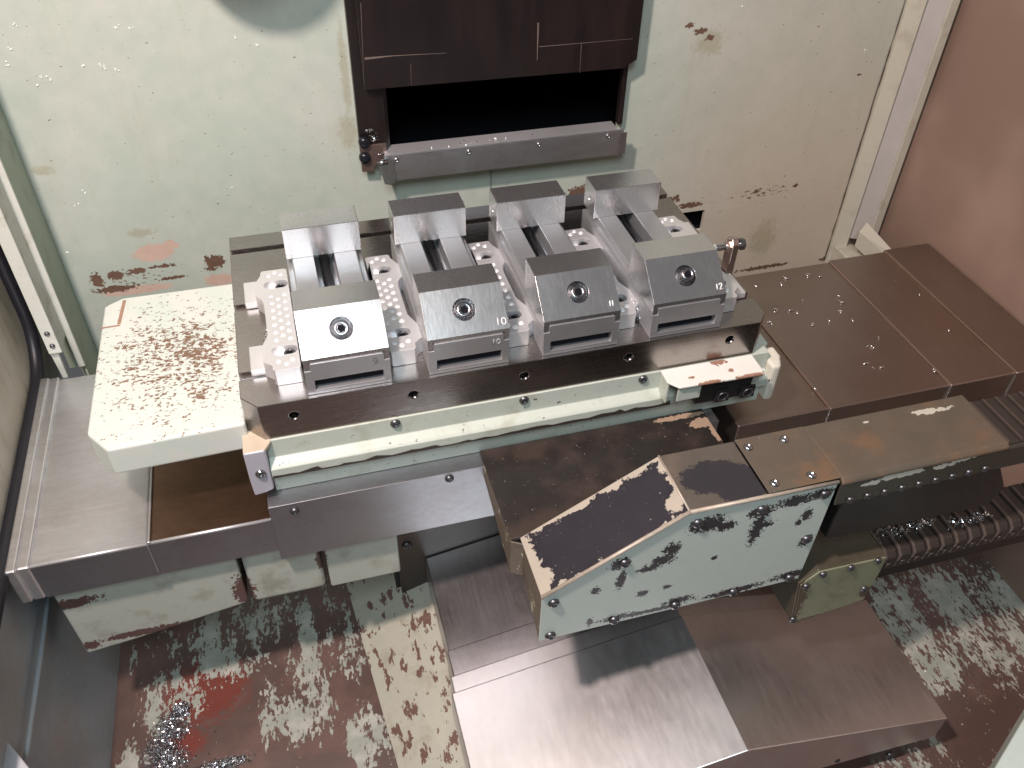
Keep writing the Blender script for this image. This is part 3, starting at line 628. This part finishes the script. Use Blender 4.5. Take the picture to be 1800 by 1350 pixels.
# ------------------------------------------------------------------ aluminium clamps
CT = .0208
def clamp(x0, sgn, label, feet):
    """body x0..x0+.0285; the winged side points along sgn"""
    def X(a): return x0 + (a if sgn > 0 else .0285 - a)
    t = thing('toe_clamp', (x0 + .0142, .12, 0), label, 'clamp', 'dimpled aluminium clamps between the vises')
    pts = [(.0015, .0275), (.0265, .0275), (.0285, .0300), (.0285, .0370), (.0375, .0455), (.0375, .0700), (.0320, .0840), (.0300, .0900), (.0300, .1480), (.0320, .1560), (.0385, .1660), (.0385, .1880), (.0310, .2040), (.0300, .2110), (.0285, .2135), (.0025, .2135), (0, .2110), (0, .0290)]
    P2 = [(X(a), b) for a, b in pts]
    if sgn < 0: P2 = P2[::-1]
    body = MB().prism(P2, 'z', .0003, CT)
    c_ = MB(); scr = []
    for yc_ in (.0595, .1830):
        n_ = 12; hl, r = .0062, .0075; pp = []
        for k in range(n_ + 1): a = -math.pi/2 + math.pi*k/n_; pp.append((hl + r*math.cos(a), r*math.sin(a)))
        for k in range(n_ + 1): a = math.pi/2 + math.pi*k/n_; pp.append((-hl + r*math.cos(a), r*math.sin(a)))
        c_.prism([(x0 + .0142 + a, yc_ + b) for a, b in pp], 'z', CT - .0095, CT + .02); scr.append((x0 + .0142 + .0048, yc_))
    dim = [(.0075, .2020), (.0142, .2075), (.0215, .2025), (.0075, .0420), (.0142, .0365), (.0220, .0420)]
    for k in range(7): dim += [(.0068, .0785 + k*.0137), (.0215, .0785 + k*.0137)]
    for k in range(6): dim.append((.0142, .0853 + k*.0137))
    for a, b in dim: c_.rings((X(a), b, CT + .001), (0, 0, -1), [(.0040, 0), (.0030, .001), (.0022, .0042)], 10, False)
    me_ = cut(body, c_)
    ob('body', me_, M['alu'], t, .0004)
    for sx, sy in scr:
        s_ = ob('screw', MB().rings((sx, sy, CT - .0097), (0, 0, 1), [(.0066, 0), (.0066, .0050), (.0058, .0060), (.0036, .0060), (.0034, .0035)], 18), M['bolt'], t)
        ob('hex_socket', MB().cyl((sx, sy, CT - .0060), (sx, sy, CT - .0036), .0036, 6, smooth=False), M['dark'], s_)
    if feet:
        for ya, yb in ((.0480, .0900), (.1700, .2135)):
            ob('foot', MB().box(min(X(.0300), X(.0520)), max(X(.0300), X(.0520)), ya, yb, .0003, .0085), M['alu'], t, .001)
    return t
clamp(.0375, -1, 'dimpled aluminium clamp with two feet beside the speckled tray', True)
clamp(.1590, 1, 'dimpled aluminium clamp between the bare jaw vise and vise 10', False)
clamp(.2858, 1, 'dimpled aluminium clamp between the two middle vises', False)
clamp(.4122, 1, 'dimpled aluminium clamp beside the vise with the protruding screw, shavings at its end', False)
clamp(.5385, 1, 'dimpled aluminium clamp behind the work stop, outside vise 12', True)

# work stop on the plate edge
ws = thing('work_stop', (.594, .106, 0), 'small upright steel work stop with a threaded bolt', 'work stop')
pk = steel('stop_steel', (0.62, 0.50, 0.46), .3, .12, (6, 6, 6))
wsx = .592; wsy = .100
pr_ = [(wsy, .0003), (wsy + .016, .0003), (wsy + .017, .040), (wsy + .012, .047), (wsy + .004, .0475), (wsy - .001, .041)]
ob('upright', MB().prism(pr_, 'x', wsx, wsx + .0085), pk, ws, .0008)
ob('threaded_bolt', MB().rings((wsx - .019, wsy + .008, .036), (1, 0, 0), sum(([(.0046, k*.0012), (.0040, k*.0012 + .0006)] for k in range(28)), []), 16), M['chip'], ws)
ob('bolt_head', MB().rings((wsx + .0135, wsy + .008, .036), (1, 0, 0), [(.0075, 0), (.0075, .006), (.006, .007)], 6, False), M['bolt'], ws)
ob('lock_nut', MB().rings((wsx - .0045, wsy + .008, .036), (1, 0, 0), [(.0072, 0), (.0072, .0044)], 6, False), pk, ws)

# ------------------------------------------------------------------ guard box in front of the saddle
YG, YG1 = -.2151, -.1395
gu = thing('guard_box', (0.41, -0.12, -0.20), 'worn guard box with dark sloped top and chipped mint front', 'guard')
def dark_top(name, base, worn, wornpts, amp=.6, rust=None, rim=None):
    g = G(name, .40); n = g.noise(35, 6, .6); c = g.mul(base, g.math('ADD', .8, g.math('MULTIPLY', n, .4)))
    if rust: c = g.mix(g.math('MULTIPLY', g.ss(g.noise(13, 5, .6), .46, .66), .6), c, rust)
    c = g.mix(g.ss(g.noise(420, 2), .735, .75), c, (.45, .42, .36))
    m = g.blobs(wornpts, amp, 60, .08)
    if rim:
        x, y, z = g.xyz(); nz = g.math('ADD', g.math('MULTIPLY', g.math('SUBTRACT', g.noise(60, 5, .65), .5), .034), g.math('MULTIPLY', g.math('SUBTRACT', g.noise(260, 2, .5), .5), .004))
        for e in (g.math('SUBTRACT', g.math('SUBTRACT', x, .2575), .0100), g.math('ADD', g.math('SUBTRACT', .4035, x), -.0030), g.math('SUBTRACT', g.math('SUBTRACT', YG1, y), .0065), g.math('SUBTRACT', g.math('SUBTRACT', y, YG), .0010)):
            m = g.math('MAXIMUM', m, g.ss(g.math('ADD', e, nz), .0006, -.0006))
    c = g.mix(m, c, g.mix(n, worn, tuple(k*1.25 for k in worn)))
    g.col(c); g.set('Roughness', g.math('ADD', .30, g.math('MULTIPLY', n, .2))); g.bump(g.math('ADD', m, g.math('MULTIPLY', g.noise(300, 3), .3)), .15, .0006); return g.m
zp = -.120
M['gtop'] = dark_top('oily_black_top', (0.024, 0.020, 0.018), (0.34, 0.24, 0.17), [(at(1240, 742, z=zp), (.022, .008, .03)), (at(1262, 760, z=zp), (.008, .016, .03)), (at(1200, 732, z=zp), (.035, .004, .03))], .5, (0.075, 0.05, 0.04))
low = ob('low_deck', MB().box(.2475, .531, -.1385, -.0045, zp - .0030, zp), M['gtop'], gu, .001)
gl = mint('brown_guard_side', (0.15, 0.12, 0.09), (.05, .04, .03), .6, flake=(60, .60, (1, 1, .5)), under=(0.34, 0.32, 0.24)).m
ob('deck_lip', MB().prism([(-.0265, zp - .0032), (-.0265, zp - .024), (-.1385, zp - .052), (-.1385, zp - .0032)], 'x', .2475, .2500), gl, gu, .0006)
ob('corner_sheet', MB().prism([(.2475, -.1387), (.2592, -.1455), (.2592, -.1475), (.2475, -.1407)], 'z', zp - .055, zp - .0015), gl, gu, .0004)
yi = YG + .0012
fpoly = [(.2590, -.2010), (.2590, -.1215), (.4035, -.0345), (.5680, -.0375), (.5680, -.1200), (.5670, -.2010)]
fp = lambda px, py: at(px, py, y=YG)
def fb(px, py, a, b): return (fp(px, py), (a*.00085, .02, b*.00095))
def pbl(x, z, a, b): return (Vector((x, YG, z)), (a, .02, b))
peels = [fb(1090, 992, 12, 10), fb(1092, 1020, 6, 16), fb(1165, 985, 16, 8), fb(1182, 965, 11, 10), fb(1140, 1000, 14, 5), fb(1245, 922, 22, 12), fb(1275, 925, 14, 7), fb(1225, 925, 10, 10), fb(1330, 930, 9, 26), fb(1348, 922, 9, 5), fb(1340, 900, 18, 9), fb(1400, 880, 26, 8), fb(1445, 868, 18, 8), fb(1418, 905, 7, 10), fb(1416, 950, 9, 9), fb(1404, 918, 5, 6),
         fb(1130, 1043, 8, 5), fb(1047, 1039, 6, 6), fb(1192, 1055, 20, 6), fb(1085, 1085, 24, 5), fb(1037, 1093, 5, 7), fb(1290, 1038, 40, 6), fb(1400, 1008, 36, 7), fb(1150, 1072, 40, 4), fb(1256, 980, 4, 3), fb(1172, 1032, 6, 4)]
g = mint('guard_front_mint', (0.56, 0.63, 0.58), (0.30, 0.30, 0.22), .15, peels=peels, under=(0.028, 0.027, 0.030), amp=1.0, nscale=110)
# pale cloudy wash marks running down the sheet
M['gfront'] = g.m
front = ob('front_sheet', MB().prism(fpoly, 'y', YG, YG + .0022), M['gfront'], gu, .0005)
M['gslope'] = dark_top('purple_black_slope', (0.022, 0.019, 0.026), (0.38, 0.34, 0.28),
    [(at(px, py, y=yy), r) for px, py, yy, r in ((955, 1018, -.198, (.010, .012, .02)), (1170, 825, -.155, (.008, .010, .02)), (1185, 885, -.20, (.008, .009, .02)), (1050, 905, -.18, (.004, .003, .02)), (1066, 893, -.18, (.003, .004, .02)), (1048, 918, -.185, (.002, .0015, .02)))], .45, None, True)
tk = .0022
def slab(name, a, b, y0, y1, mat, bev=.0012):
    (xa_, za), (xb_, zb) = a, b; d = Vector((xb_ - xa_, 0, zb - za)).normalized(); nn = Vector((d.z, 0, -d.x))*tk
    p = [Vector((xa_, y0, za)), Vector((xb_, y0, zb)), Vector((xb_, y1, zb)), Vector((xa_, y1, za))]
    return ob(name, MB().hexa([q + nn for q in p] + p), mat, gu, bev)
slab('sloped_top', (.2575, -.1190), (.4035, -.0325), YG - .0006, YG1, M['gslope'])
M['gflat'] = dark_top('worn_flat_top', (0.105, 0.090, 0.074), (0.030, 0.028, 0.032), [(at(1255, 838, z=-.033), (.036, .022, .03)), (at(1300, 850, z=-.033), (.03, .026, .03))], .25, (0.18, 0.13, 0.10))
slab('flat_top', (.4037, -.0325), (.4880, -.0333), YG - .0006, YG1, M['gflat'])
M['worn'] = plain('worn_pale_edge', (0.46, 0.40, 0.33), .45, .2, .35, 160)
for a, b in (((.2580, YG - .0008, -.1200), (.4035, YG - .0008, -.0332)), ((.4035, YG - .0008, -.0332), (.5670, YG - .0008, -.0362))):
    ob('front_edge', MB().tube([a, b], .0022, 8), M['worn'], gu)
ob('fold_edge', MB().tube([(.4035, YG, -.0326), (.4035, YG1, -.0326)], .0012, 8), M['worn'], gu)
ob('back_sheet', MB().prism([(.2600, -.124), (.4035, -.0375), (.5680, -.0385), (.5680, -.124)], 'y', YG1 - .002, YG1 - .0002), M['blackbox'], gu)
ob('end_sheet', MB().prism([(YG + .0025, -.2000), (YG + .0025, -.1225), (YG1 - .0025, -.1225), (YG1 - .0025, -.165)], 'x', .2590, .2612), gl, gu, .0005)
ob('end_sheet', MB().prism([(YG + .0025, -.2000), (YG + .0025, -.040), (YG1 - .0025, -.040), (YG1 - .0025, -.165)], 'x', .5640, .5660), M['blackbox'], gu)
for px, py in ((973, 1059), (967, 1116), (1079, 1089), (1186, 1063), (1288, 1040), (1387, 1015), (1098, 989), (1226, 919), (1338, 895), (1449, 868), (1417, 947)):
    button(gu, at(px, py, y=YG), (0, -1, 0), .0060, .0045, M['bolt'])

# ------------------------------------------------------------------ cable duct and cable chains
du = thing('cable_duct', (0.63, -0.18, -0.075), 'olive brown flat cable duct running out from the guard box', 'duct')
M['duct'] = dark_top('olive_duct_paint', (0.115, 0.095, 0.072), (0.48, 0.46, 0.38), [(at(1640, 722, z=-.031), (.022, .003, .02)), (at(1622, 722, z=-.031), (.016, .002, .02)), (at(1523, 742, z=-.031), (.004, .0015, .02))], .8, (0.22, 0.12, 0.06))
M['ductf'] = dark_top('olive_duct_side', (0.045, 0.042, 0.032), (0.46, 0.47, 0.40), [(at(px, py, y=-.2185), (.012, .02, .0035)) for px, py in ((1533, 848), (1562, 838), (1590, 832), (1608, 828), (1656, 818), (1690, 806), (1712, 799))], .8)
ZD = -.0310
dm = MB().prism([(-.1398, ZD - .003), (-.1398, ZD), (-.2165, ZD), (-.2200, ZD - .0040), (-.2200, -.0625), (-.2175, -.0625), (-.2175, -.034)], 'x', .5695, .7680)
ob('side_sheet', MB().prism([(-.2165, ZD - .006), (-.2195, ZD - .0085), (-.2195, -.0700), (-.2172, -.0700), (-.2150, ZD - .006)], 'x', .5700, 1.00), M['ductf'], du, .001)
ob('top_sheet', MB().prism([(-.1398, ZD - .006), (-.1398, ZD), (-.2160, ZD), (-.2205, ZD - .0042), (-.2205, ZD - .0080), (-.2160, ZD - .006)], 'x', .5690, .7690), M['duct'], du, .0022, 3)
ob('joint_plate', MB().box(.4885, .5688, -.2153, -.1400, ZD - .0013, ZD + .0002), M['duct'], du, .0008)
for px, py in ((1315, 787), (1378, 773), (1361, 850), (1426, 836)):
    p = at(px, py, z=ZD); button(du, p, (0, 0, 1), .0050, .0034, M['screw'], 'rivet')
for k in range(9):
    x_ = .587 + k*.0205; button(du, (x_, -.2195, -.0655 + k*.0002), (0, -1, 0), .0045, .0035, M['bolt'], 'rivet')
ob('lower_beam', MB().prism([(.585, -.0715), (.780, -.0735), (.807, -.118), (.795, -.145), (.585, -.138)], 'y', -.2140, -.150), M['blackbox'], du, .001)
M['rib'] = plain('worn_chain_edge', (0.13, 0.10, 0.085), .35, .3, .3, 200)
uc = thing('cable_chain', (0.9, -0.18, -0.06), 'black ribbed cable chain carrying on from the duct end', 'cable chain')
for k in range(14):
    x_ = .7700 + k*.0165
    lk = ob('link', MB().box(x_, x_ + .0155, -.2160, -.1500, -.068, ZD - .0035), M['chain'], uc, .0012)
    ob('ridge', MB().box(x_ + .0005, x_ + .0020, -.2150, -.1510, ZD - .0035, ZD - .0012), M['rib'], lk, .0005)
YK = -.160
lc2 = thing('cable_chain', (0.85, -0.17, -0.24), 'lower oily cable chain of ribbed links littered with chips', 'cable chain')
for k in range(20):
    x_ = .6800 + k*.0195
    lk = ob('link', MB().prism([(YK, -.2260), (YK, -.1985), (-.2090, -.1985), (-.2160, -.2050), (-.2160, -.2260)], 'x', x_, x_ + .0180), M['chain'], lc2, .0014)
    ob('ridge', MB().prism([(YK - .003, -.1990), (YK - .003, -.1962), (-.2085, -.1962), (-.2172, -.2040), (-.2172, -.2130), (-.2150, -.2130), (-.2080, -.1990)], 'x', x_ + .0005, x_ + .0042), M['rib'], lk, .0006)
    ob('pin', MB().rings((x_ + .009, -.2158, -.2170), (0, -1, 0), [(.0042, 0), (.0042, .0015), (.003, .0025)], 12), M['chain'], lk)
ob('side_rail', MB().box(.66, 1.072, -.210, YK, -.252, -.2262), M['blackbox'], lc2)
br = thing('chain_bracket', (0.62, -0.18, -0.29), 'faceted olive green bracket with bolts holding the lower cable chain', 'bracket')
M['olive'] = mint('olive_green_paint', (0.235, 0.25, 0.165), (0.10, 0.09, 0.05), .5, peels=[(Vector((.572, YG, -.25)), (.014, .02, .05)), (Vector((.675, YG, -.262)), (.012, .02, .010)), (Vector((.62, YG, -.293)), (.05, .02, .006))], under=(0.06, 0.045, 0.03), amp=.7, nscale=90).m
ob('front_face', MB().prism([(.5900, -.1930), (.6783, -.1963), (.6793, -.2247), (.6760, -.2800), (.5830, -.2950), (.5710, -.2117)], 'y', YG - .0035, YG - .001), M['olive'], br, .0008)
ob('shell', MB().prism([(.5905, -.1925), (.6795, -.1958), (.6800, -.2247), (.6765, -.2795), (.5822, -.2955), (.5695, -.2115)], 'y', YG - .0008, -.146), plain('brown_olive_shell', (0.085, 0.072, 0.05), .38, .1, .3, 50), br, .0012)
for px, py in ((1446, 1009), (1495, 997), (1416, 1030), (1518, 1034), (1393, 1088), (1543, 985)):
    button(br, at(px, py, y=YG - .0035), (0, -1, 0), .0048, .0040, M['bolt'], 'bolt')

# ------------------------------------------------------------------ chips
random.seed(21)
def curl(p, size, flat=True):
    n_ = random.randint(6, 10); a0 = random.uniform(0, 6.28); turn = random.uniform(1.0, 4.5); r = size/2; pts = []
    for k in range(n_):
        t = k/(n_-1); a = a0 + turn*t; pts.append((p[0] + r*math.cos(a)*(1-.3*t), p[1] + r*math.sin(a)*(1-.3*t), p[2] + .0007 + .0012*math.sin(t*3.1)*random.uniform(.4, 1)))
    return MB().tube(pts, .00085, 5, 1.5)
zc_ = -.1474
for px, py, sz_ in ((1383, 487, .012), (1421, 485, .008), (1441, 484, .010), (1375, 500, .006), (1327, 505, .005), (1414, 529, .007), (1472, 523, .006), (1480, 530, .009), (1476, 549, .005), (1460, 564, .008), (1500, 564, .005), (1427, 571, .005), (1352, 569, .006), (1361, 546, .008), (1388, 543, .010), (1395, 548, .009), (1550, 596, .010), (1528, 613, .011), (1524, 645, .013), (1531, 648, .007), (1549, 645, .005), (1566, 495, .010), (1589, 516, .006), (1613, 517, .005), (1532, 466, .010), (1640, 652, .005), (1435, 682, .008), (1670, 582, .005)):
    p = at(px, py, z=zc_ + (.0025 if px > 1590 else 0))
    T(ob('metal_chip', curl(p, sz_*1.2), M['chip']), 'tiny bright curled metal chip lying on the brown way cover', 'metal chip', 'chips strewn on the brown way cover')
def shavings(name, label, spots, n_, sz_, mat=None):
    mb_ = MB()
    for k in range(n_):
        c, rx_, ry_, rz_ = random.choice(spots)
        while True:
            u, v = random.gauss(0, .45), random.gauss(0, .45)
            if u*u + v*v < 1.2: break
        p = Vector((c[0] + u*rx_, c[1] + v*ry_, c[2] + random.random()*rz_*max(0, 1 - u*u - v*v)))
        e = Euler((random.uniform(0, 6.3), random.uniform(0, 6.3), random.uniform(0, 6.3))).to_matrix(); s1_, s2_ = sz_*random.uniform(.5, 1.4), sz_*random.uniform(.25, .6)
        q = [Vector((-s1_, -s2_, 0)), Vector((0, -s2_, s1_*.35)), Vector((s1_, -s2_, 0)), Vector((s1_, s2_, 0)), Vector((0, s2_, s1_*.35)), Vector((-s1_, s2_, 0))]
        mb_.add([p + e @ a for a in q], [(0, 1, 4, 5), (1, 2, 3, 4)])
    me_ = bpy.data.meshes.new(name); me_.from_pydata(mb_.v, [], mb_.f)
    return T(ob(name, me_, mat or M['chip']), label, 'shavings', kind='stuff')
f_ = lambda px, py, a, b, h: (at(px, py, z=FZ + .001), a, b, h)
shavings('metal_shavings', 'glittering heap of metal shavings on the chip pan', [f_(300, 1285, .026, .028, .010), f_(285, 1325, .030, .028, .012), f_(318, 1250, .014, .014, .006), f_(390, 1345, .04, .01, .005), f_(300, 1340, .03, .02, .008)], 3800, .0017)
shavings('loose_shavings', 'loose bright flecks scattered over the rusty pan', [f_(250, 1200, .10, .08, .001), f_(420, 1230, .12, .12, .001), f_(1720, 1250, .1, .1, .001)], 90, .0016)
shavings('chain_shavings', 'wet shavings caught behind the lower cable chain', [((at(px, py, z=-.197)), .022, .008, .006) for px, py in ((1560, 935), (1620, 922), (1680, 918), (1720, 910), (1590, 932))], 420, .0016)
shavings('vise_shavings', 'small clump of aluminium shavings beside vise 12', [((.4455, .050, .012), .004, .010, .012), ((.4470, .040, .006), .003, .008, .012)], 130, .0013)
shavings('clamp_shavings', 'shavings in the waist of the footed clamp', [((.0330, .108, .001), .004, .030, .004)], 90, .0011)
shavings('gate_shavings', 'bright shavings on the gate rail bracket and strip', [((.2000, YW - .019, .092), .009, .001, .004), ((.2060, YW - .019, .078), .010, .001, .010), ((.215, YA + .006, zt_ + .0005), .01, .006, .001), ((.34, YA + .010, zt_ + .0005), .10, .008, .001)], 130, .0011)
mbw = MB()
for px, py in ((27, 45), (18, 85), (203, 47), (231, 49), (11, 115), (144, 116), (179, 115), (180, 119), (88, 138), (205, 126), (66, 151), (75, 137), (415, 65), (455, 78), (150, 339), (138, 358), (119, 442), (408, 330), (1304, 8), (1520, 90)):
    p = wall_pt(px, py)
    for _ in range(3):
        q = p + Vector((random.gauss(0, .0018), -.0006, random.gauss(0, .0018))); a = random.uniform(0, 6.3); s1_ = random.uniform(.0006, .0013)
        mbw.rings(q, (0, -1, .4), [(s1_, 0), (s1_*.6, s1_*.5)], 5, False, a)
T(ob('wall_flecks', mbw, plain('white_fleck', (0.92, 0.92, 0.92), .3, 0, .03)), 'bright metal flecks stuck to the mint back wall', 'shavings', kind='stuff')
# hose loop hanging above the table: out of the frame, its shadow falls on the back wall
hc = Vector((0.0656, 0.3192, 0.4130)); hp = [hc + Vector((.060*math.cos(a), 0, .060*math.sin(a))) for a in (math.pi/2 + .25 + 2*math.pi*.93*k/40 for k in range(41))]
T(ob('coolant_hose', MB().tube(hp + [hc + Vector((.03, .0, .10)), hc + Vector((.05, .0, .20))], .0150, 12), M['rubber']), 'black coolant hose loop hanging above the machine table', 'hose')
